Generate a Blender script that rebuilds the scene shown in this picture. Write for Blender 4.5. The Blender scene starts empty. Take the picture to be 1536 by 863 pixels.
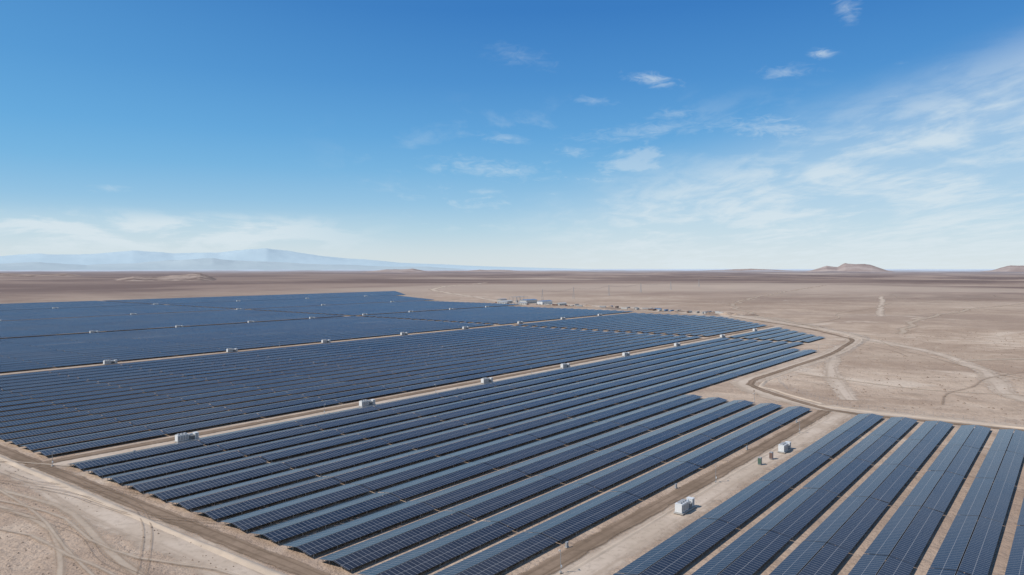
import bpy, math, random
import numpy as np
from mathutils import Vector, Matrix, noise
random.seed(7); rng=np.random.default_rng(7)
S=bpy.context.scene
S.view_settings.view_transform='Standard'; S.view_settings.look='None'; S.view_settings.exposure=0
H=70.0
SU,SV=0.6090,0.7930            # row direction of the plant (sin, cos of its bearing)
ROT=math.atan2(SV,SU)
def site(u,v):                 # plant grid (u along rows, v across rows, units of 70 m) -> world
    return ((SU*u-SV*v)*H,(SV*u+SU*v)*H)

# ---------------------------------------------------------------- node helpers
class NT:
    def __init__(s,tree): s.t=tree; s.n=tree.nodes; s.l=tree.links
    def new(s,typ,**kw):
        n=s.n.new(typ)
        for k,v in kw.items(): setattr(n,k,v)
        return n
    def put(s,inp,val):
        if isinstance(val,bpy.types.NodeSocket): s.l.new(val,inp)
        else: inp.default_value=val
    def m(s,op,a,b=0.0,c=None,clamp=False):
        n=s.new('ShaderNodeMath',operation=op); n.use_clamp=clamp
        s.put(n.inputs[0],a); s.put(n.inputs[1],b)
        if c is not None: s.put(n.inputs[2],c)
        return n.outputs[0]
    def mix(s,f,a,b,blend='MIX'):
        n=s.new('ShaderNodeMix',data_type='RGBA',blend_type=blend)
        s.put(n.inputs[0],f)
        for i,v in ((6,a),(7,b)):
            if isinstance(v,tuple) and len(v)==3: v=(*v,1)
            s.put(n.inputs[i],v)
        return n.outputs[2]
    def ss(s,x,a,b):
        n=s.new('ShaderNodeMapRange',interpolation_type='SMOOTHSTEP')
        s.put(n.inputs[0],x); n.inputs[1].default_value=a; n.inputs[2].default_value=b
        return n.outputs[0]
    def noise(s,vec,scale,detail=5,rough=.55,dist=0):
        n=s.new('ShaderNodeTexNoise'); s.put(n.inputs['Vector'],vec)
        n.inputs['Scale'].default_value=scale; n.inputs['Detail'].default_value=detail
        n.inputs['Roughness'].default_value=rough; n.inputs['Distortion'].default_value=dist
        return n.outputs['Fac']
    def comb(s,x,y,z=0.0):
        n=s.new('ShaderNodeCombineXYZ'); s.put(n.inputs[0],x); s.put(n.inputs[1],y); s.put(n.inputs[2],z)
        return n.outputs[0]
    def scale(s,vec,sc,loc=(0,0,0),rot=0):
        n=s.new('ShaderNodeMapping'); s.put(n.inputs[0],vec)
        n.inputs['Location'].default_value=loc; n.inputs['Scale'].default_value=sc; n.inputs['Rotation'].default_value=(0,0,rot)
        return n.outputs[0]
def material(name):
    m=bpy.data.materials.new(name); m.use_nodes=True
    t=NT(m.node_tree); b=t.n['Principled BSDF']
    return m,t,b
def simple(name,col,rough=.6,metal=0,var=.12,sc=1.5):
    m,t,b=material(name)
    g=t.new('ShaderNodeTexCoord'); n=t.noise(g.outputs['Object'],sc,4)
    c=t.mix(n,tuple(x*(1-var) for x in col),tuple(min(1,x*(1+var)) for x in col))
    t.l.new(c,b.inputs['Base Color']); b.inputs['Roughness'].default_value=rough; b.inputs['Metallic'].default_value=metal
    return m

# ---------------------------------------------------------------- mesh helpers
class MB:
    def __init__(s): s.v=[];s.f=[];s.m=[]
    def hexa(s,c8,mat=0):
        b=len(s.v); s.v+=[tuple(c) for c in c8]
        for f in ((0,3,2,1),(4,5,6,7),(0,1,5,4),(1,2,6,5),(2,3,7,6),(3,0,4,7)):
            s.f.append(tuple(b+i for i in f)); s.m.append(mat)
    def box(s,x,y,z,sx,sy,sz,mat=0,rz=0):   # z = bottom
        c,sn=math.cos(rz),math.sin(rz); out=[]
        for dz in (0,sz):
            for dx,dy in ((-1,-1),(1,-1),(1,1),(-1,1)):
                a,b=dx*sx/2,dy*sy/2
                out.append((x+a*c-b*sn,y+a*sn+b*c,z+dz))
        s.hexa(out,mat)
    def beam(s,p,q,r,mat=0):
        p,q=Vector(p),Vector(q); d=(q-p).normalized()
        a=d.orthogonal().normalized()*r; b=d.cross(a)
        s.hexa([p-a-b,p+a-b,p+a+b,p-a+b,q-a-b,q+a-b,q+a+b,q-a+b],mat)
    def cyl(s,x,y,z,r,h,mat=0,n=12,axis='z'):
        b=len(s.v)
        for k in (0,1):
            for i in range(n):
                a=2*math.pi*i/n
                if axis=='z': s.v.append((x+r*math.cos(a),y+r*math.sin(a),z+k*h))
                else: s.v.append((x+k*h,y+r*math.cos(a),z+r*math.sin(a)))
        for i in range(n):
            j=(i+1)%n; s.f.append((b+i,b+j,b+n+j,b+n+i)); s.m.append(mat)
        s.f.append(tuple(b+i for i in range(n))[::-1]); s.m.append(mat)
        s.f.append(tuple(b+n+i for i in range(n))); s.m.append(mat)
    def obj(s,name,mats,loc=(0,0,0),rz=0,bevel=0,parent=None):
        me=bpy.data.meshes.new(name); me.from_pydata(s.v,[],s.f)
        for m in mats: me.materials.append(m)
        me.polygons.foreach_set('material_index',s.m); me.update()
        o=bpy.data.objects.new(name,me); S.collection.objects.link(o)
        o.location=loc; o.rotation_euler=(0,0,rz)
        if bevel:
            md=o.modifiers.new('b','BEVEL'); md.width=bevel; md.segments=1
        if parent: o.parent=parent
        return o

# ---------------------------------------------------------------- materials
mG,t,b=material('desert_soil')
geo=t.new('ShaderNodeNewGeometry'); P=geo.outputs['Position']
n1=t.noise(P,1/620,4,.6,.5); n2=t.noise(P,1/150,5,.65,1.0); n3=t.noise(P,1/16,5,.68,.3); n4=t.noise(P,1/1.5,3,.7)
c=t.mix(t.ss(n2,.36,.66),(.39,.28,.20),(.54,.41,.30))
c=t.mix(t.m('MULTIPLY',t.ss(n3,.45,.70),.6),c,(.31,.22,.155))
c=t.mix(t.m('MULTIPLY',t.ss(n3,.45,.34),.4),c,(.58,.46,.345))
c=t.mix(t.m('MULTIPLY',t.ss(n4,.5,.72),.5),c,(.21,.15,.108))
c=t.mix(t.m('MULTIPLY',t.ss(n1,.5,.64),.55),c,(.58,.455,.335))
c=t.mix(t.m('MULTIPLY',t.ss(n1,.47,.36),.65),c,(.31,.222,.165))
ch=t.ss(t.m('ABSOLUTE',t.m('SUBTRACT',t.noise(t.scale(P,(1,1,1),(90,40,0)),1/420,5,.55,1.2),.5)),.018,.002)
c=t.mix(t.m('MULTIPLY',ch,t.m('MULTIPLY',t.ss(n2,.4,.6),.6)),c,(.64,.52,.40))
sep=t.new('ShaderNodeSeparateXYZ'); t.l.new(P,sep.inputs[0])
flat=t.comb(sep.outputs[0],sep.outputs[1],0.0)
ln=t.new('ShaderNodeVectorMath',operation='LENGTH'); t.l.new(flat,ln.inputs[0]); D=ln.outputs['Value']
nb=t.noise(t.scale(P,(1/2100,1/1500,0)),1,6,.7,.9)
nb2=t.noise(t.scale(P,(1/4200,1/2600,0),(3,7,0)),1,5,.62,.5)
far=t.mix(t.ss(nb,.42,.60),(.165,.115,.095),(.38,.28,.215))
far=t.mix(t.m('MULTIPLY',t.ss(nb2,.52,.64),.75),far,(.50,.39,.30))
# the plain west of the plant is darker varnished gravel
west=t.ss(t.m('SUBTRACT',sep.outputs[0],t.m('MULTIPLY',sep.outputs[1],.05)),400,-1800)
far=t.mix(t.m('MULTIPLY',west,.55),far,(.195,.138,.115))
far=t.mix(t.m('MULTIPLY',t.ss(nb2,.48,.38),.6),far,(.18,.128,.107))
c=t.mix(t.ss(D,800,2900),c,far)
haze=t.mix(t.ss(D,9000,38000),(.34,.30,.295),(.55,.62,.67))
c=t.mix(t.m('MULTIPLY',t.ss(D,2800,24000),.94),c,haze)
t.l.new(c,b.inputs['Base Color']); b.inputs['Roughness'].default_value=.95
b.inputs['Specular IOR Level'].default_value=.1
bp=t.new('ShaderNodeBump'); bp.inputs['Distance'].default_value=1.2; bp.inputs['Strength'].default_value=.8
h=t.m('ADD',t.m('MULTIPLY',n3,2.2),t.m('MULTIPLY',n4,.5)); t.l.new(h,bp.inputs['Height']); t.l.new(bp.outputs[0],b.inputs['Normal'])

def track_mat(name,ca,cb,rut,edge=.55,amax=1.0):
    m,t,b=material(name)
    uv=t.new('ShaderNodeUVMap'); uv.uv_map='UVMap'
    sp=t.new('ShaderNodeSeparateXYZ'); t.l.new(uv.outputs[0],sp.inputs[0])
    g=t.new('ShaderNodeNewGeometry'); P=g.outputs['Position']
    n=t.noise(P,1/25,5,.65,.5); nn=t.noise(P,1/2.2,3,.6)
    c=t.mix(t.ss(n,.35,.65),ca,cb)
    ax=t.m('ABSOLUTE',sp.outputs[0])
    r=t.ss(t.m('ABSOLUTE',t.m('SUBTRACT',ax,.38)),.22,.05)
    ns=t.noise(t.scale(uv.outputs[0],(6,1/60,1)),1,4,.6)
    c=t.mix(t.m('MULTIPLY',r,t.ss(ns,.3,.65)),c,rut)
    c=t.mix(t.m('MULTIPLY',t.ss(nn,.45,.75),.45),c,tuple(x*.62 for x in ca))
    t.l.new(c,b.inputs['Base Color']); b.inputs['Roughness'].default_value=.95; b.inputs['Specular IOR Level'].default_value=.1
    a=t.m('SUBTRACT',1.0,ax)
    a=t.m('ADD',a,t.m('MULTIPLY',t.m('SUBTRACT',t.noise(P,1/9,4,.65),.5),.9))
    a=t.m('MULTIPLY',t.ss(a,.12,edge),amax)
    t.l.new(a,b.inputs['Alpha'])
    return m
mBrown=track_mat('compacted_brown_track',(.215,.150,.100),(.30,.212,.147),(.17,.117,.077),.45)
mPale=track_mat('graded_pale_soil',(.53,.415,.31),(.63,.505,.39),(.45,.345,.255),.6,.9)
mFaint=track_mat('faint_wheel_track',(.54,.42,.31),(.60,.48,.36),(.42,.31,.22),.95,.7)
mRut=track_mat('shallow_tyre_rut',(.28,.20,.14),(.37,.27,.195),(.25,.175,.12),.95,.45)

def panel_mat():
    m,t,b=material('photovoltaic_glass')
    uv=t.new('ShaderNodeUVMap'); uv.uv_map='UVMap'
    sp=t.new('ShaderNodeSeparateXYZ'); t.l.new(uv.outputs[0],sp.inputs[0])
    x,y=sp.outputs[0],sp.outputs[1]
    mx=t.m('DIVIDE',x,1.30); my=t.m('DIVIDE',y,2.72)
    fx=t.m('FRACT',mx); fy=t.m('FRACT',my)
    ex=t.m('GREATER_THAN',t.m('ABSOLUTE',t.m('SUBTRACT',fx,.5)),.458)
    ey=t.m('GREATER_THAN',t.m('ABSOLUTE',t.m('SUBTRACT',fy,.5)),.482)
    line=t.m('MAXIMUM',ex,ey)
    wn=t.new('ShaderNodeTexWhiteNoise',noise_dimensions='2D')
    t.l.new(t.comb(t.m('FLOOR',mx),t.m('FLOOR',my)),wn.inputs[0])
    at=t.new('ShaderNodeAttribute'); at.attribute_name='rnd'
    base=t.mix(wn.outputs[0],(.010,.011,.016),(.020,.022,.030))
    base=t.mix(t.m('MULTIPLY',at.outputs['Fac'],.6),base,(.034,.036,.043))
    seam=t.m('GREATER_THAN',t.m('ABSOLUTE',t.m('SUBTRACT',t.m('FRACT',t.m('MULTIPLY',my,2.0)),.5)),.485)
    base=t.mix(t.m('MULTIPLY',seam,.5),base,(.10,.105,.115))
    c=t.mix(line,base,(.25,.245,.24))
    g=t.new('ShaderNodeNewGeometry')
    dust=t.noise(g.outputs['Position'],1/90,4,.6)
    c=t.mix(t.m('MULTIPLY',t.ss(dust,.35,.75),.07),c,(.38,.32,.26))
    t.l.new(c,b.inputs['Base Color'])
    t.l.new(t.m('ADD',t.m('MULTIPLY',line,.3),t.m('ADD',.12,t.m('MULTIPLY',dust,.20))),b.inputs['Roughness'])
    b.inputs['IOR'].default_value=1.42
    b.inputs['Sheen Weight'].default_value=.17      # thin film of desert dust on the glass
    b.inputs['Sheen Roughness'].default_value=.32
    b.inputs['Sheen Tint'].default_value=(1,.95,.89,1)
    return m
mPanel=panel_mat()
mBack=simple('panel_backsheet',(.14,.14,.145),.6)
mSteel=simple('galvanised_steel',(.36,.36,.36),.5,.5)
mWhite=simple('white_painted_steel',(.66,.66,.64),.5)
mOff=simple('dusty_white_cladding',(.48,.47,.44),.6)
mGrey=simple('grey_painted_steel',(.32,.32,.32),.5)
mDark=simple('dark_louvre',(.05,.05,.055),.6)
mConc=simple('concrete',(.40,.37,.33),.9)
mGreen=simple('green_plastic',(.07,.12,.09),.5)
mBrownP=simple('brown_plastic',(.16,.10,.08),.5)
mBlue=simple('blue_roofing',(.14,.22,.34),.5)
mTyre=simple('tyre_rubber',(.03,.03,.03),.9)
mGlass=simple('dark_glass',(.03,.04,.05),.15)
mRed=simple('red_paint',(.32,.08,.05),.5)
mRock=simple('desert_rock',(.24,.172,.125),.95,0,.3)
mBerm=simple('windrowed_soil',(.50,.39,.285),.95,0,.35,.12)

# ---------------------------------------------------------------- ground sheet
def ground():
    az=list(np.linspace(-62,62,300))+list(np.linspace(66,294,58))
    r=20.0; rs=[]
    while r<90000: rs.append(r); r*=1.04
    V=[(0,0,0)];n=len(az)
    for r in rs:
        for a in az:
            x=r*math.sin(math.radians(a)); y=r*math.cos(math.radians(a))
            z=0
            if r>2600 and -70<a<70:
                k=min(1,(r-2600)/5000)
                z=k*22*(noise.fractal(Vector((x/1500,y/1500,3.1)),1,2,5))*min(1.6,.4+r/14000)
                z-=k*2
            V.append((x,y,z))
    F=[]
    for j in range(n): F.append((0,1+(j+1)%n,1+j))
    for i in range(len(rs)-1):
        for j in range(n):
            k=(j+1)%n
            F.append((1+i*n+j,1+i*n+k,1+(i+1)*n+k,1+(i+1)*n+j))
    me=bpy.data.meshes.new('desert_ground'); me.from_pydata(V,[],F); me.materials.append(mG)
    me.polygons.foreach_set('use_smooth',[True]*len(F)); me.update()
    o=bpy.data.objects.new('desert_ground',me); S.collection.objects.link(o)
    if me.polygons[5].normal.z<0: me.flip_normals()
ground()

# ---------------------------------------------------------------- roads / tracks
LEV=[0.02]
def centreline(pts,w=1):
    P=[Vector((*site(*p),0)) for p in pts]
    Q=[P[0]*2-P[1]]+P+[P[-1]*2-P[-2]]
    C=[]
    for i in range(1,len(Q)-2):
        a,b_,c,d=Q[i-1],Q[i],Q[i+1],Q[i+2]; L=(c-b_).length; n=max(2,int(L/(12 if w>.03 else 4)))
        if n>60:n=60
        for k in range(n):
            s=k/n
            if len(pts)==2: C.append(b_.lerp(c,s))
            else: C.append(.5*((2*b_)+(c-a)*s+(2*a-5*b_+4*c-d)*s*s+(3*b_-a-3*c+d)*s**3))
    C.append(P[-1]); return C
def ribbon(name,pts,w,mat,wander=0.0):
    LEV[0]+=.008; z=LEV[0]
    C=centreline(pts,w)
    V=[];F=[];UV=[];dist=0
    T=(-1,-.5,0,.5,1)
    for i,p in enumerate(C):
        q=C[min(i+1,len(C)-1)]-C[max(i-1,0)]
        if i: dist+=(p-C[i-1]).length
        nrm=Vector((-q.y,q.x,0)).normalized()
        off=wander*noise.noise(Vector((p.x/60,p.y/60,z*50)))
        ww=w*(1+(.25 if wander>1.5 else 0)*noise.noise(Vector((p.x/45,p.y/45,z*90))))
        for k in T:
            v=p+nrm*(k*ww*H/2+off); V.append((v.x,v.y,z)); UV.append((k,dist))
    for i in range(len(C)-1):
        for k in range(4):
            a=i*5+k; F.append((a+1,a,a+5,a+6))
    me=bpy.data.meshes.new(name); me.from_pydata(V,[],F); me.materials.append(mat)
    uvl=me.uv_layers.new(name='UVMap')
    for l in me.loops: uvl.data[l.index].uv=UV[l.vertex_index]
    me.update()
    if me.polygons[0].normal.z<0: me.flip_normals()
    o=bpy.data.objects.new(name,me); S.collection.objects.link(o)
    return o
R=ribbon
R('graded_ground',[(1.39,9),(1.39,4),(1.375,2.6),(1.35,0)],.26,mPale,3)
R('graded_ground',[(.3,1.29),(3,1.29),(5.5,1.28)],.22,mPale,1)
R('graded_ground',[(1.4,4.13),(6,4.13),(13,4.13)],.30,mPale,1)
for vv,u1 in ((8,14.6),(12,16),(16,18),(20,20.5),(23.9,23.2)):
    R('graded_ground',[(1.4,vv),(8,vv),(u1,vv)],.30,mPale,1)
R('graded_ground',[(10.18,2.5),(10.18,12),(10.18,24)],.16,mPale)
R('graded_ground',[(5.6,-3),(5.6,.3),(5.62,1.5),(6.2,2.2),(6.8,2.32),(9.5,2.34),(11.6,2.55),(12.2,2.9),(13.4,4.0),(15.2,5.9),(16.0,8)],.34,mPale,4)
R('laydown_area',[(14.4,4.7),(15.4,6.3),(16.6,9),(17.3,12),(18,14.5)],1.5,mPale,12)
R('dirt_road',[(14.5,4.9),(13.2,3.7),(11.25,2.3),(9.42,1.05),(7.8,.6),(6.84,.30),(5.9,-.6)],.30,mPale,5)
R('dirt_road',[(8.9,2.22),(7.2,1.8),(6.0,1.36)],.22,mPale,2)
R('dirt_road',[(29,5.6),(16.9,3.3)],.24,mPale,4)
R('dirt_road',[(18,14.5),(26.9,25.6),(40,33)],.5,mPale,12)
R('dirt_road',[(12.5,2.2),(18,2.4),(26,1.0),(44,-6)],.3,mFaint,12)
R('dirt_road',[(13,3.4),(17,6.2),(26,9),(60,14)],.35,mFaint,12)
R('dirt_road',[(9.3,1.0),(12,-1),(20,-6)],.25,mFaint,8)
R('dirt_road',[(7.2,2.1),(6.9,1.0),(7.3,-.5),(7.5,-3)],.10,mFaint,4)
R('perimeter_road',[(1.50,9),(1.50,4.4),(1.495,3),(1.50,1.6),(1.49,0)],.10,mBrown,1)
R('perimeter_road',[(5.5,-3),(5.5,.3),(5.47,1.2),(5.62,1.55),(6.1,2.1),(6.5,2.3),(7.5,2.31),(9.2,2.31),(11.0,2.5),(11.5,2.75),(12.2,3.2),(13.2,4.0),(15.0,5.8)],.085,mBrown,1.2)
R('service_road',[(.2,1.395),(3,1.395),(5.45,1.395)],.11,mBrown,.8)
R('service_road',[(1.45,4.205),(6,4.205),(12.9,4.205)],.095,mBrown,.8)
for vv,u1 in ((8,14.6),(12,16),(16,18)):
    R('service_road',[(1.45,vv-.03),(8,vv-.03),(u1,vv-.03)],.12,mBrown,.8)
R('wheel_track',[(1.22,3.9),(1.27,3.4),(1.25,3.05),(1.19,2.7),(1.15,2.4),(1.14,1.9)],.08,mFaint,3)
R('wheel_track',[(1.05,4.4),(1.12,3.6),(1.13,3.1),(1.02,2.7),(.9,2.4)],.06,mFaint,4)
rr=random.Random(3)
def wander(u,v,ang,n,step,w,mat,pair=False):
    pts=[(u,v)]
    for _ in range(n):
        ang+=rr.uniform(-.3,.3); u+=math.cos(ang)*step; v+=math.sin(ang)*step; pts.append((u,v))
    R('wheel_track',pts,w,mat,1.0 if w>.03 else .4)
    if pair: R('wheel_track',[(p[0]+.028*math.sin(ang),p[1]-.028*math.cos(ang)) for p in pts],w,mat,.4)
for k in range(4): wander(rr.uniform(.85,1.25),rr.uniform(3.5,5.0),-1.57+rr.uniform(-.3,.3),7,.32,.009,mRut,True)
for k in range(4): wander(rr.uniform(.8,1.25),rr.uniform(3.5,5.0),-1.57+rr.uniform(-.3,.3),7,.32,.035,mFaint)
for k in range(3): wander(rr.uniform(1.30,1.38),rr.uniform(3.6,4.6),-1.57+rr.uniform(-.03,.03),7,.35,.010,mRut,True)
for k in range(10): wander(rr.uniform(6,12),rr.uniform(-2.5,1.6),rr.uniform(-.9,.9)+rr.choice([0,-2.2]),7,.55,rr.uniform(.02,.04),rr.choice([mFaint,mRut]))
for k in range(10): wander(rr.uniform(12,26),rr.uniform(-5,4),rr.uniform(-.9,.9),8,1.3,rr.uniform(.05,.09),rr.choice([mFaint,mRut]))

def berm(pts,w,h,seed):
    C=[]
    c0=centreline(pts,1)
    for a,b in zip(c0,c0[1:]):
        n=max(1,int((b-a).length/1.6))
        for k in range(n): C.append(a.lerp(b,k/n))
    T=(-1,-.6,-.25,.1,.45,.75,1); E=(-.1,.35,.85,1,.6,.25,-.1)
    V=[];F=[]
    for i,p in enumerate(C):
        q=C[min(i+1,len(C)-1)]-C[max(i-1,0)]; nrm=Vector((-q.y,q.x,0)).normalized()
        hh=h*(.55+.9*abs(noise.noise(Vector((i*.05,seed,0)))))
        ww=w*(1+.35*noise.noise(Vector((i*.03,seed,7))))
        off=.8*noise.noise(Vector((i*.02,seed,3)))
        for k,e in zip(T,E):
            v=p+nrm*(k*ww+off+.15*noise.noise(Vector((i*.6,k*3,seed))))
            V.append((v.x,v.y,e*hh*(1+.3*noise.noise(Vector((i*.4,k*4,seed+5))))+.03))
    m=len(T)
    for i in range(len(C)-1):
        for k in range(m-1):
            a=i*m+k; F.append((a,a+m,a+m+1,a+1))
    me=bpy.data.meshes.new('soil_berm'); me.from_pydata(V,[],F); me.materials.append(mBerm); me.update()
    if sum(p.normal.z for p in me.polygons)<0: me.flip_normals()
    me.polygons.foreach_set('use_smooth',[True]*len(F))
    o=bpy.data.objects.new('soil_berm',me); S.collection.objects.link(o)
berm([(1.432,8),(1.432,4.4),(1.425,3),(1.43,1.6),(1.42,.8)],1.5,.75,2)
berm([(5.60,-2),(5.60,1.2),(5.72,1.5),(6.15,2.0),(6.55,2.2),(9.2,2.22),(11.05,2.38),(11.6,2.62),(12.3,3.08),(13.3,3.88)],1.3,.6,5)
berm([(1.6,1.325),(3,1.325),(5.2,1.322)],.7,.3,9)
berm([(1.7,4.262),(6,4.262),(9.9,4.262)],.6,.3,11)

def rocks():
    V=[];F=[]
    def add(x,y,s):
        b=len(V); q=[(1,0,0),(0,1,0),(-1,0,0),(0,-1,0),(0,0,1)]
        for p in q: V.append((x+p[0]*s*rr.uniform(.6,1.3),y+p[1]*s*rr.uniform(.6,1.3),p[2]*s*rr.uniform(.5,.9)))
        F.extend([(b,b+1,b+4),(b+1,b+2,b+4),(b+2,b+3,b+4),(b+3,b,b+4)])
    for k in range(5000):
        x,y=site(rr.uniform(.4,1.43),rr.uniform(1.0,5.5)); add(x,y,.07+.4*rr.random()**4)
    for k in range(7000):
        x,y=site(rr.uniform(5.7,14),rr.uniform(-4,2.2)); add(x,y,.15+.9*rr.random()**4)
    for k in range(900):
        x,y=site(rr.uniform(.5,5.4),1.28+rr.uniform(-.07,.07)); add(x,y,rr.uniform(.06,.2))
    me=bpy.data.meshes.new('scattered_rocks'); me.from_pydata(V,[],F); me.materials.append(mRock); me.update()
    o=bpy.data.objects.new('scattered_rocks',me); S.collection.objects.link(o)
rocks()

# ---------------------------------------------------------------- solar arrays
PITCH=14.0; W=5.40; TILT=math.radians(8.6)
def array(rows,seg_len=46.2,posts=False):
    V=[];F=[];UV=[];M=[];RN=[]
    pb=MB()
    for (vc,u0,u1) in rows:
        n=max(1,round((u1-u0)/seg_len)); L=(u1-u0)/n
        rowr=rng.random()
        for k in range(n):
            gp=.20
            a=u0+k*L+gp; e=u0+(k+1)*L-gp
            for side in (-1,1):
                tl=TILT+rng.normal(0,.010)
                rn=.5*rng.random()+.5*rowr
                r_in=.14
                zi=1.05+W*math.sin(TILT)
                yo=vc+side*(r_in+W*math.cos(tl)); zo=zi-W*math.sin(tl)
                yi=vc+side*r_in
                dz=rng.normal(0,.02)
                th=.05
                b=len(V)
                pts=[(a,yi,zi),(e,yi,zi+dz),(e,yo,zo+dz),(a,yo,zo)]
                V.extend(pts); V.extend([(p[0],p[1],p[2]-th) for p in pts])
                Ff=[(0,1,2,3),(4,7,6,5),(0,4,5,1),(1,5,6,2),(2,6,7,3),(3,7,4,0)]
                uvtop={0:(a,0),1:(e,0),2:(e,W-.02),3:(a,W-.02)}
                for i,f in enumerate(Ff):
                    g=tuple(f) if side==1 else tuple(reversed(f))
                    F.append(tuple(b+q for q in g)); M.append(0 if i==0 else 1); RN.append(rn)
                    for q in g: UV.append(uvtop[q] if i==0 else (0,0))
                if posts:
                    ym=(yi+yo)/2; zm=(zi+zo)/2-.1
                    pb.hexa([(a,ym-.07,zm-.14),(e,ym-.07,zm-.14),(e,ym+.07,zm-.14),(a,ym+.07,zm-.14),
                             (a,ym-.07,zm),(e,ym-.07,zm),(e,ym+.07,zm),(a,ym+.07,zm)],0)
                    for px in np.arange(a+1.2,e,7.3):
                        pb.box(px,ym,-.1,.16,.16,zm,0)
                        pb.box(px,yo-side*.25,-.1,.1,.1,zo,0)
    me=bpy.data.meshes.new('solar_panel_array'); me.from_pydata(V,[],F)
    me.materials.append(mPanel); me.materials.append(mBack)
    me.polygons.foreach_set('material_index',M)
    uvl=me.uv_layers.new(name='UVMap'); uvl.data.foreach_set('uv',np.array(UV,dtype=np.float32).ravel())
    at=me.attributes.new('rnd','FLOAT','FACE'); at.data.foreach_set('value',np.array(RN,dtype=np.float32))
    me.update()
    zn=[p.normal.z for p in me.polygons if p.material_index==0][:4]
    if zn[0]<0: me.flip_normals()
    o=bpy.data.objects.new('solar_panel_array',me); S.collection.objects.link(o)
    o.rotation_euler=(0,0,ROT)
    if posts: pb.obj('mounting_frame',[mSteel],parent=o)
    return o
def block(v0,v1,f0,f1,posts=False):
    rows=[]; n=int((v1-v0)*H/PITCH+.35)
    for k in range(n):
        vc=v0*H+PITCH*(k+.5); vv=vc/H
        u0=f0(vv) if callable(f0) else f0; u1=f1(vv) if callable(f1) else f1
        if u1-u0>.3: rows.append((vc,u0*H,u1*H))
    return array(rows,posts=posts)
block(-1.2,1.2,.1,5.40,True)
block(1.46,2.46,1.57,5.38,True)
block(2.46,4.0,1.57,lambda v:9.25 if v<2.8 else 10.1,True)
block(2.86,4.0,10.26,lambda v:11.0+1.3*(v-2.86),False)
block(4.28,7.88,1.57,10.1,False)
block(4.28,7.88,10.26,lambda v:min(14.6,12.7+1.15*(v-4.2)),False)
block(8.12,11.88,1.8,10.1); block(8.12,11.88,10.26,15.2)
block(12.12,15.88,2.6,10.1); block(12.12,15.88,10.26,16.2)
block(16.12,19.88,3.8,10.1); block(16.12,19.88,10.26,lambda v:16.9+.5*(v-16))
block(20.12,23.8,5,10.1); block(20.12,23.8,10.26,lambda v:19.5+.8*(v-20))

# ---------------------------------------------------------------- inverter stations
def inverter_mesh():
    m=MB()
    m.box(0,0,0,11.2,3.4,.35,2)
    m.box(-2.6,0,.45,5.4,2.5,2.75,0)
    m.box(-2.6,0,3.2,5.5,2.6,.12,0)
    for k in range(4):
        m.box(-4.5+k*1.27,-1.262,.75,1.0,.04,2.0,1)
        m.box(-4.5+k*1.27,1.262,.75,1.0,.04,2.0,1)
    for k in range(3): m.box(-4.2+k*1.6,0,3.32,1.0,1.4,.45,1)
    m.box(1.9,0,.45,2.3,1.7,1.9,1)
    for k in range(7):
        m.box(1.0+k*.3,-1.1,.65,.08,.5,1.5,1); m.box(1.0+k*.3,1.1,.65,.08,.5,1.5,1)
    m.cyl(1.0,0,2.75,.28,1.8,0,12,'x')
    for k in range(3): m.cyl(1.3+k*.55,.45,2.35,.09,.6,1,8)
    m.box(4.4,0,.45,1.9,2.2,2.5,0); m.box(4.4,0,2.95,2.0,2.3,.1,0)
    m.box(4.4,-1.12,.8,.8,.04,1.9,1)
    return m
im=inverter_mesh(); proto=im.obj('inverter_station',[mWhite,mGrey,mConc],bevel=.03)
first=True
def inst(u,v,sc=.85):
    global first
    if first: o=proto; first=False
    else: o=bpy.data.objects.new('inverter_station',proto.data); S.collection.objects.link(o)
    x,y=site(u,v); o.location=(x,y,0.25); o.rotation_euler=(0,0,ROT); o.scale=(sc,sc,sc)
for u,v in ((2.84,1.28),(4.11,1.27),(.9,1.28)): inst(u,v)
for u in (2.24,3.61,4.98,6.22,7.48,8.83,10.35,11.7): inst(u,4.10)
for u in (3.56,4.96,6.35,7.8,9.2,10.7,12.1,13.5): inst(u,8.03)
for vv in (12.03,16.03,20.03):
    for k in range(10 if vv<13 else 6):
        u=5.1+(1.36 if vv<13 else 2.5)*k
        if u<vv*.3+12: inst(u,vv,.8)

def toilet(u,v,mat):
    m=MB(); m.box(0,0,0,1.3,1.3,.15,1); m.box(0,0,.15,1.15,1.15,2.1,0); m.box(0,-.585,.3,.75,.03,1.8,2)
    m.box(0,0,2.25,1.25,1.25,.1,2); m.box(0,0,2.35,.9,.9,.14,2); m.cyl(.4,.4,2.3,.06,.5,1,8)
    x,y=site(u,v); m.obj('portable_toilet',[mat,mGrey,mGrey],(x,y,.25),ROT,.03)
toilet(3.74,1.28,mGreen); toilet(3.885,1.27,mBrownP)

def mast(u,v,h=5):
    m=MB(); m.box(0,0,0,.6,.6,.3,1); m.cyl(0,0,.3,.08,h,0,8); m.box(.35,0,h,.8,.12,.1,0); m.box(.75,0,h-.15,.35,.25,.25,2); m.box(0,-.15,1.3,.4,.25,.5,2)
    x,y=site(u,v); m.obj('camera_mast',[mSteel,mConc,mWhite],(x,y,0.2),ROT+random.random()*3)
for u,v in ((2.0,1.335),(3.3,1.335),(4.6,1.335),(3.2,4.07),(4.3,4.07),(5.6,4.07),(7.0,4.07),(9.0,8.0),(5.6,8.0),(5.42,1.9),(9.35,2.5),(1.53,4.1)): mast(u,v)
def cabinet(u,v):
    m=MB(); m.box(0,0,0,1.0,.7,.2,1); m.box(0,0,.2,.8,.45,1.1,0); m.box(0,0,1.3,.9,.55,.06,0); m.box(0,-.235,.4,.4,.03,.7,1)
    x,y=site(u,v); m.obj('combiner_cabinet',[mGrey,mConc],(x,y,.2),ROT)
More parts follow.
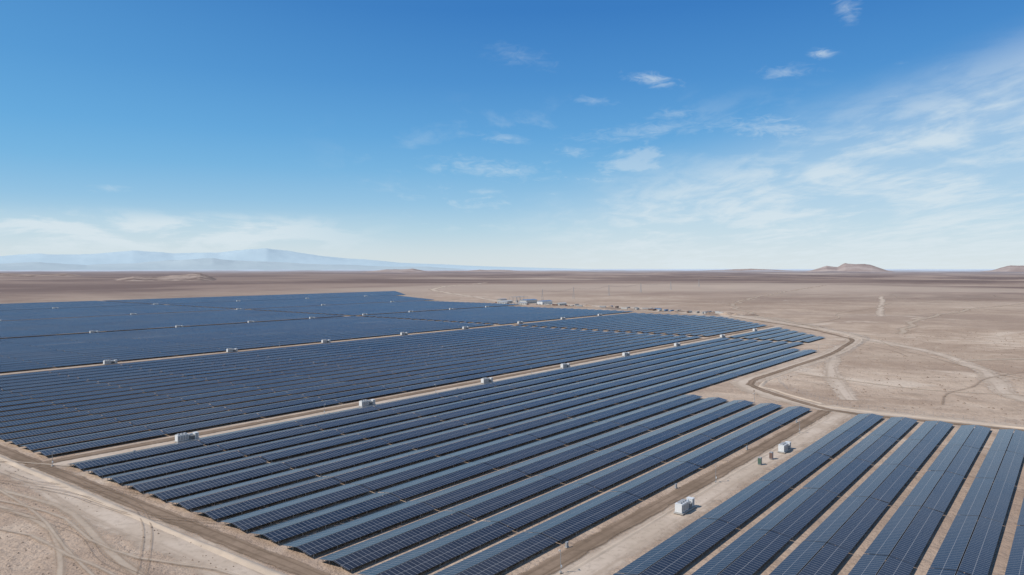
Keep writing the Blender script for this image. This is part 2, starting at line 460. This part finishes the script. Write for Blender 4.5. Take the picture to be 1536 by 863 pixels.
for k in range(5): cabinet(1.3+k*.9,1.442)
for k in range(6): cabinet(1.9+k*1.3,4.02)

def fence(pts,step=4.0):
    m=MB()
    P=[Vector((*site(*p),0)) for p in pts]
    for a,b in zip(P,P[1:]):
        n=int((b-a).length/step)
        for k in range(n):
            q=a.lerp(b,k/n); m.box(q.x,q.y,0,.07,.07,2.1,0)
        for z in (.5,1.2,2.0): m.beam(a+Vector((0,0,z)),b+Vector((0,0,z)),.012,0)
    m.obj('wire_fence',[mSteel])
fence([(5.68,-2),(5.68,1.35),(6.2,1.9),(6.6,2.1),(9.3,2.14),(11.3,2.34),(12.2,2.8),(13.5,3.8),(15.4,5.8)])

# ---------------------------------------------------------------- substation / site camp
def building(name,u,v,L,Wd,h,wall,roof,rz=0,gable=1.6):
    x,y=site(u,v)
    e=bpy.data.objects.new(name,None); S.collection.objects.link(e); e.location=(x,y,0.1); e.rotation_euler=(0,0,ROT+rz)
    m=MB(); m.box(0,0,0,L,Wd,h,0); m.obj('walls',[wall],parent=e)
    r=MB(); ov=.5
    r.v+=[(-L/2-ov,-Wd/2-ov,h+.01),(L/2+ov,-Wd/2-ov,h+.01),(L/2+ov,Wd/2+ov,h+.01),(-L/2-ov,Wd/2+ov,h+.01),(-L/2-ov,0,h+gable),(L/2+ov,0,h+gable)]
    r.f+=[(0,1,5,4),(2,3,4,5),(0,4,3),(1,2,5),(0,3,2,1)]; r.m+=[0]*5
    r.obj('roof',[roof],parent=e)
    w=MB()
    n=max(2,int(L/5))
    for k in range(n):
        xx=-L/2+(k+.5)*L/n
        for s in (-1,1):
            w.box(xx,s*(Wd/2+.02),1.1 if k!=n//2 else 0.0,1.6,.08,1.3 if k!=n//2 else 2.3,0)
    w.obj('windows_and_door',[mGlass],parent=e)
building('site_office',16.9,13.2,30,11,4,mOff,mOff)
building('warehouse',17.2,12.6,38,16,6.5,mOff,mBlue)
building('warehouse',17.0,11.9,34,13,6,mWhite,mBlue,.0)
building('control_building',16.4,12.9,24,8,3.5,mOff,mGrey,1.57)
building('site_office',16.8,11.2,24,7,3.5,mOff,mOff)
building('site_office',16.4,12.2,20,7,3.5,mOff,mGrey,1.57)
building('control_building',17.6,13.9,22,10,4.5,mConc,mGrey)
def container(u,v,mat,rz):
    m=MB(); m.box(0,0,.15,12.2,2.44,2.5,0)
    for k in range(20):
        for s in (-1,1): m.box(-5.8+k*.61,s*1.235,.3,.2,.06,2.2,0)
    for sx in (-1,1):
        for sy in (-1,1): m.box(sx*6.0,sy*1.15,0,.2,.2,2.72,1)
    m.box(6.13,0,.3,.05,2.1,2.2,1)
    x,y=site(u,v); m.obj('shipping_container',[mat,mGrey],(x,y,.25),ROT+rz)
for k in range(30):
    f=random.random(); u=15.7+1.1*f+random.uniform(-.25,.3); v=6.4+5.0*f+random.uniform(-.3,.3)
    container(u,v,random.choice([mOff,mOff,mConc,mBlue,mGrey,mGrey,mBrownP]),random.choice([0,1.57,.1]))
def truck(u,v,mat,rz):
    m=MB(); m.box(0,0,.5,5.2,1.85,.55,0); m.box(.3,0,1.05,2.2,1.7,.75,2); m.box(.3,0,1.8,1.9,1.6,.06,0); m.box(1.95,0,1.05,1.2,1.75,.2,0)
    m.box(-1.75,.88,1.05,1.6,.08,.35,0); m.box(-1.75,-.88,1.05,1.6,.08,.35,0); m.box(-2.55,0,1.05,.08,1.7,.35,0)
    for sx in (-1.6,1.65):
        for sy in (-.95,.75):
            b=len(m.v); n=12
            for k in (0,1):
                for i in range(n):
                    a=2*math.pi*i/n; m.v.append((sx+.38*math.cos(a),sy+k*.22,.38+.38*math.sin(a)))
            for i in range(n): j=(i+1)%n; m.f.append((b+i,b+j,b+n+j,b+n+i)); m.m.append(1)
            m.f.append(tuple(b+i for i in range(n))); m.m.append(1); m.f.append(tuple(b+n+i for i in range(n))); m.m.append(1)
    x,y=site(u,v); m.obj('pickup_truck',[mat,mTyre,mGlass],(x,y,.3),ROT+rz,.04)
for k in range(14):
    truck(16.2+random.random()*.6,10.2+random.random()*3.3,random.choice([mWhite,mWhite,mRed,mGrey]),random.random()*6)
def pile(u,v,r,h,mat):
    V=[];F=[];n=20;R_=7
    V.append((0,0,h*.95))
    for i in range(1,R_+1):
        for j in range(n):
            a=2*math.pi*j/n; r1=r*i/R_*(1+.25*noise.noise(Vector((math.cos(a)*1.3+u*9,math.sin(a)*1.3,v))))
            V.append((r1*math.cos(a)*1.7,r1*math.sin(a),h*(1-i/R_)**1.1+.25*noise.noise(Vector((r1,a*3,u)))*(i<R_)))
    for j in range(n): F.append((0,1+j,1+(j+1)%n))
    for i in range(R_-1):
        for j in range(n): F.append((1+i*n+j,1+(i+1)*n+j,1+(i+1)*n+(j+1)%n,1+i*n+(j+1)%n))
    me=bpy.data.meshes.new('soil_pile'); me.from_pydata(V,[],F); me.materials.append(mat); me.update()
    o=bpy.data.objects.new('soil_pile',me); S.collection.objects.link(o); x,y=site(u,v); o.location=(x,y,0.1); o.rotation_euler=(0,0,random.random()*3)
for k in range(26):
    f=random.random(); pile(15.1+1.5*f+random.uniform(-.2,.5),5.6+5*f+random.uniform(-.3,.3),random.uniform(5,10),random.uniform(1.5,3.5),mRock if k%3 else mG)
def pylon(u,v,h=28):
    m=MB()
    def lv(z,w): return [(-w,-w,z),(w,-w,z),(w,w,z),(-w,w,z)]
    zs=[0,h*.25,h*.48,h*.68,h*.85,h]; ws=[2.6,1.9,1.3,.9,.6,.25]
    for (z0,w0),(z1,w1) in zip(zip(zs,ws),zip(zs[1:],ws[1:])):
        A,B=lv(z0,w0),lv(z1,w1)
        for i in range(4):
            m.beam(A[i],B[i],.11); m.beam(A[i],B[(i+1)%4],.06); m.beam(A[(i+1)%4],B[i],.06); m.beam(B[i],B[(i+1)%4],.06)
    for z,l in ((h*.68,5),(h*.82,4),(h*.94,3)):
        for s in (-1,1): m.beam((0,0,z+.9),(s*l,0,z),.09); m.beam((0,0,z-.3),(s*l,0,z),.09); m.beam((s*l,0,z),(s*l,0,z-1.4),.07)
    x,y=site(u,v); m.obj('transmission_pylon',[mSteel],(x,y,0),ROT+.6)
pyl=[(17.6,12.4),(20.2,13.0),(23.5,13.6),(27.5,14.4),(32,15.2),(38,16.4)]
for p in pyl: pylon(*p)
m=MB()
for a,b in zip(pyl,pyl[1:]):
    A=Vector((*site(*a),26)); B=Vector((*site(*b),26))
    for off in (-4,0,4):
        prev=None
        for k in range(13):
            s=k/12; q=A.lerp(B,s)+Vector((off,0,-5*4*s*(1-s)))
            if prev: m.beam(prev,q,.03)
            prev=q
m.obj('power_line',[mDark])
m=MB()
for i in range(4):
    for j in range(3):
        m.beam((i*12,j*10,0),(i*12,j*10,11),.2)
    m.beam((i*12,0,11),(i*12,20,11),.18)
for j in range(3): m.beam((0,j*10,11),(36,j*10,11),.18)
for i in range(3):
    m.box(6+i*12,5,0,5,3.5,3.8,0); m.cyl(4+i*12,5,4.6,.5,4,0,10,'x')
    for k in range(3): m.cyl(4.5+i*12+k*1.5,5,3.8,.15,2,0,8)
x,y=site(17.3,13.1); m.obj('substation_switchyard',[mGrey],(x,y,.1),ROT)

# ---------------------------------------------------------------- hills & mountains
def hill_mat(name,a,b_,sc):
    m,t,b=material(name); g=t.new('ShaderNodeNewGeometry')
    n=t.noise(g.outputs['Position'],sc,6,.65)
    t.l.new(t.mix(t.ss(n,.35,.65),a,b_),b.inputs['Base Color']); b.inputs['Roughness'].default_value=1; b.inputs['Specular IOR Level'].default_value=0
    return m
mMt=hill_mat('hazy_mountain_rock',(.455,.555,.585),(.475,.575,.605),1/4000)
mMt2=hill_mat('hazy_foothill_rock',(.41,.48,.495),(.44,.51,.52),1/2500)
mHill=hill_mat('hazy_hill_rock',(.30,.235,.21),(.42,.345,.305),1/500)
mBad=hill_mat('badland_rock',(.18,.135,.115),(.40,.315,.26),1/160)
def ridge(name,bear0,bear1,dist,prof,depth,mat,rough,seed,nx=260,ny=26,amp=1.0):
    V=[];F=[]
    pb=[p[0] for p in prof]; ph=[p[1] for p in prof]
    for i in range(nx):
        be=bear0+(bear1-bear0)*i/(nx-1); hh=np.interp(be,pb,ph)
        for j in range(ny):
            s=j/(ny-1); d=dist+(s-.5)*depth
            x=d*math.sin(math.radians(be)); y=d*math.cos(math.radians(be))
            f=noise.ridged_multi_fractal(Vector((x/rough,y/rough,seed)),.9,2.1,6,1,2)*.5
            env=math.sin(math.pi*min(1,max(0,s)))**.8
            z=hh*env*(1-.38*amp+.45*amp*f)-10
            V.append((x,y,z))
    for i in range(nx-1):
        for j in range(ny-1):
            a=i*ny+j; F.append((a,a+ny,a+ny+1,a+1))
    me=bpy.data.meshes.new(name); me.from_pydata(V,[],F); me.materials.append(mat); me.update()
    if me.polygons[len(F)//2].normal.z<0: me.flip_normals()
    me.polygons.foreach_set('use_smooth',[True]*len(F))
    o=bpy.data.objects.new(name,me); S.collection.objects.link(o)
B=lambda px: math.degrees(math.atan((px-768)/1110))
def prof(lst,dist): return [(B(p),h*dist/1110*(1/math.cos(math.radians(B(p))))*1.0) for p,h in lst]
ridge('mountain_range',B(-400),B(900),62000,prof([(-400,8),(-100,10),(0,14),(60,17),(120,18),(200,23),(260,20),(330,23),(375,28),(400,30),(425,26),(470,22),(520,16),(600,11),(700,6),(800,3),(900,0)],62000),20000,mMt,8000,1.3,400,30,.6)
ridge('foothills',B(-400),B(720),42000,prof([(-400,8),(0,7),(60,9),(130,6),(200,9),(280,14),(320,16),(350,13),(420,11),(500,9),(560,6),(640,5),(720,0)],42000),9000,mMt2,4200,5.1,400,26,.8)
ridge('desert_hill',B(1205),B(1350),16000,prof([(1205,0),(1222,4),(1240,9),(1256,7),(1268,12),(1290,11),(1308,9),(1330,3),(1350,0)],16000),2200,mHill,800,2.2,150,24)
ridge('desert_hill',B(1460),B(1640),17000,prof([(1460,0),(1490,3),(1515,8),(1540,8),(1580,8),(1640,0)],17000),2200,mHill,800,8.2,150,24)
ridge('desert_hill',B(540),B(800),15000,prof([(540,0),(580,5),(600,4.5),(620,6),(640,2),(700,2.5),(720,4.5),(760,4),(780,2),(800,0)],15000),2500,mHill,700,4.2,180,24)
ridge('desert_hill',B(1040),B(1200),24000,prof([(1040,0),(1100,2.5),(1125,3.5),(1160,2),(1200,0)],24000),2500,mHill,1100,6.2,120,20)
ridge('badland_hills',B(140),B(330),5200,prof([(140,0),(175,3),(200,6),(235,5),(270,8),(300,10),(315,6),(330,0)],5200),1500,mBad,180,3.2,220,60)
ridge('badland_hills',B(-200),B(130),9000,prof([(-200,3),(0,3.5),(60,2),(100,3),(130,0)],9000),1600,mBad,500,9.2,160,30)

# ---------------------------------------------------------------- world
SUN_EL=46; SUN_AZ=-112     # compass style, clockwise from +Y
w=bpy.data.worlds.new('World'); S.world=w; w.use_nodes=True
t=NT(w.node_tree); bg=t.n['Background']
sky=t.new('ShaderNodeTexSky',sky_type='NISHITA'); sky.sun_disc=False
sky.sun_elevation=math.radians(SUN_EL); sky.sun_rotation=math.radians(SUN_AZ%360); sky.altitude=1200; sky.air_density=1.0; sky.dust_density=1.0; sky.ozone_density=2
tc=t.new('ShaderNodeTexCoord'); sp=t.new('ShaderNodeSeparateXYZ'); t.l.new(tc.outputs['Generated'],sp.inputs[0])
x,y,z=sp.outputs
deg=57.29578
el=t.m('MULTIPLY',t.m('ARCSINE',z),deg); az=t.m('MULTIPLY',t.m('ARCTAN2',x,y),deg)
cr=t.new('ShaderNodeValToRGB'); cr.color_ramp.interpolation='LINEAR'
t.l.new(t.m('DIVIDE',t.m('MAXIMUM',el,0.0),90.0,clamp=True),cr.inputs[0])
stops=[(0,(.70,.77,.80)),(1.2,(.63,.74,.80)),(3,(.46,.66,.79)),(5,(.30,.555,.78)),(7.5,(.18,.46,.755)),(10,(.115,.38,.72)),(14,(.065,.28,.64)),(19,(.034,.20,.55)),(35,(.025,.14,.44)),(90,(.02,.09,.30))]
r=cr.color_ramp
r.elements[0].position=0; r.elements[0].color=(*stops[0][1],1)
r.elements[1].position=1; r.elements[1].color=(*stops[-1][1],1)
for e_,c_ in stops[1:-1]:
    q=r.elements.new(e_/90); q.color=(*c_,1)
vm=t.new('ShaderNodeVectorMath',operation='SCALE'); t.l.new(cr.outputs[0],vm.inputs[0]); vm.inputs['Scale'].default_value=10
skyc=t.mix(.88,sky.outputs[0],vm.outputs[0])
skyc=t.mix(t.m('MULTIPLY',t.m('MULTIPLY',t.ss(az,5,-60),t.ss(el,2,9)),.32),skyc,(1.7,4.9,7.9,1))
zz=t.m('ADD',t.m('MAXIMUM',z,0.0),.07)
cp=t.comb(t.m('DIVIDE',x,zz),t.m('DIVIDE',y,zz),0.0)
cA=t.noise(t.scale(cp,(1.5,.75,1),(1.7,.3,0),-.85),1.3,7,.6,1.0)
cB=t.noise(t.scale(cp,(2.6,.9,1),(5.1,2.3,0),-1.1),1.6,6,.62,.7)
cC=t.noise(t.comb(t.m('MULTIPLY',az,.12),t.m('MULTIPLY',el,.40),0.0),1.0,5,.58,.8)
cF=t.m('ADD',t.m('ADD',t.m('MULTIPLY',cA,.34),t.m('MULTIPLY',cB,.24)),t.m('MULTIPLY',cC,.42))
top=t.m('ADD',5.4,t.m('MULTIPLY',t.m('SUBTRACT',az,4.0),.27))
mr=t.m('MULTIPLY',t.ss(az,-6,12),t.ss(t.m('SUBTRACT',el,top),2.6,-4.0))
veil=t.m('MULTIPLY',mr,t.m('ADD',t.m('MULTIPLY',t.ss(cF,.43,.60),.48),.32))
mw=t.m('MULTIPLY',t.ss(az,-18,4),t.m('MULTIPLY',t.ss(el,14,7),t.ss(el,1,5)))
wisp=t.m('MULTIPLY',mw,t.m('MULTIPLY',t.ss(cF,.51,.62),.42))
ca=t.comb(az,t.m('MULTIPLY',el,4.0),0.0)
nl=t.noise(ca,.16,7,.6,.3)
ml=t.m('MULTIPLY',t.ss(az,-6,-20),t.m('MULTIPLY',t.ss(el,4.4,3.0),t.ss(el,.2,2.0)))
low=t.m('MULTIPLY',ml,t.m('ADD',.18,t.m('MULTIPLY',t.ss(nl,.42,.58),.62)))
mask=t.m('MAXIMUM',t.m('MAXIMUM',veil,wisp),low)
fine=t.noise(t.comb(t.m('MULTIPLY',az,.45),t.m('MULTIPLY',el,1.3),0.0),1.6,7,.62,1.0)
for (a0,e0,sa,se,sl,st) in ((24.2,17.6,.8,.8,-.3,.40),(22.5,14.9,1.0,.35,-.1,.72),(20.2,13.9,1.9,.45,.0,.45),(10.6,14.0,2.0,.45,-.2,.7),(6.3,12.6,1.6,.35,-.1,.28),
      (12.4,11.5,1.9,.4,.05,.36),(-.4,9.9,1.9,.35,-.1,.38),(4.7,8.9,1.3,.45,-.1,.42),(0.5,15.9,2.8,.7,-.2,.16),(-1.5,7.6,4.5,.7,-.08,.45),
      (30.5,11.0,5,.4,-.15,.55),(-28.5,5.4,1.1,.25,0,.35),(10.2,10.3,5,.6,.1,.35),(20.0,10.0,6,.9,-.1,.5),(-2,5.9,1.2,.25,0,.4),(33,12.5,5,.4,-.2,.35)):
    da=t.m('DIVIDE',t.m('SUBTRACT',az,a0),sa)
    de=t.m('DIVIDE',t.m('SUBTRACT',t.m('SUBTRACT',el,e0),t.m('MULTIPLY',t.m('SUBTRACT',az,a0),sl)),se)
    r2=t.m('ADD',t.m('MULTIPLY',da,da),t.m('MULTIPLY',de,de))
    g=t.m('SUBTRACT',1.35,t.m('SQRT',r2))
    k=t.ss(t.m('ADD',g,t.m('MULTIPLY',t.m('SUBTRACT',fine,.5),3.4)),.0,2.4)
    k=t.m('MULTIPLY',k,t.ss(r2,5.0,.6))
    mask=t.m('MAXIMUM',mask,t.m('MULTIPLY',k,st))
mask=t.m('MINIMUM',mask,1.0)
skyc=t.mix(mask,skyc,(7.1,8.0,8.5,1))
t.l.new(skyc,bg.inputs['Color']); bg.inputs['Strength'].default_value=.1

sl=bpy.data.lights.new('sun','SUN'); sl.energy=4.1; sl.angle=math.radians(.53); sl.color=(1,.945,.88)
so=bpy.data.objects.new('sun',sl); S.collection.objects.link(so)
e_,a_=math.radians(SUN_EL),math.radians(SUN_AZ)
d=Vector((math.cos(e_)*math.sin(a_),math.cos(e_)*math.cos(a_),math.sin(e_)))
so.rotation_euler=d.to_track_quat('Z','Y').to_euler()

# ---------------------------------------------------------------- camera
cam=bpy.data.cameras.new('camera'); co=bpy.data.objects.new('camera',cam); S.collection.objects.link(co)
cam.sensor_width=36; cam.lens=36*1110/1536; cam.clip_start=1; cam.clip_end=300000
co.location=(0,0,H); co.rotation_euler=(math.radians(90)-math.atan(28.5/1110),0,0)
S.camera=co
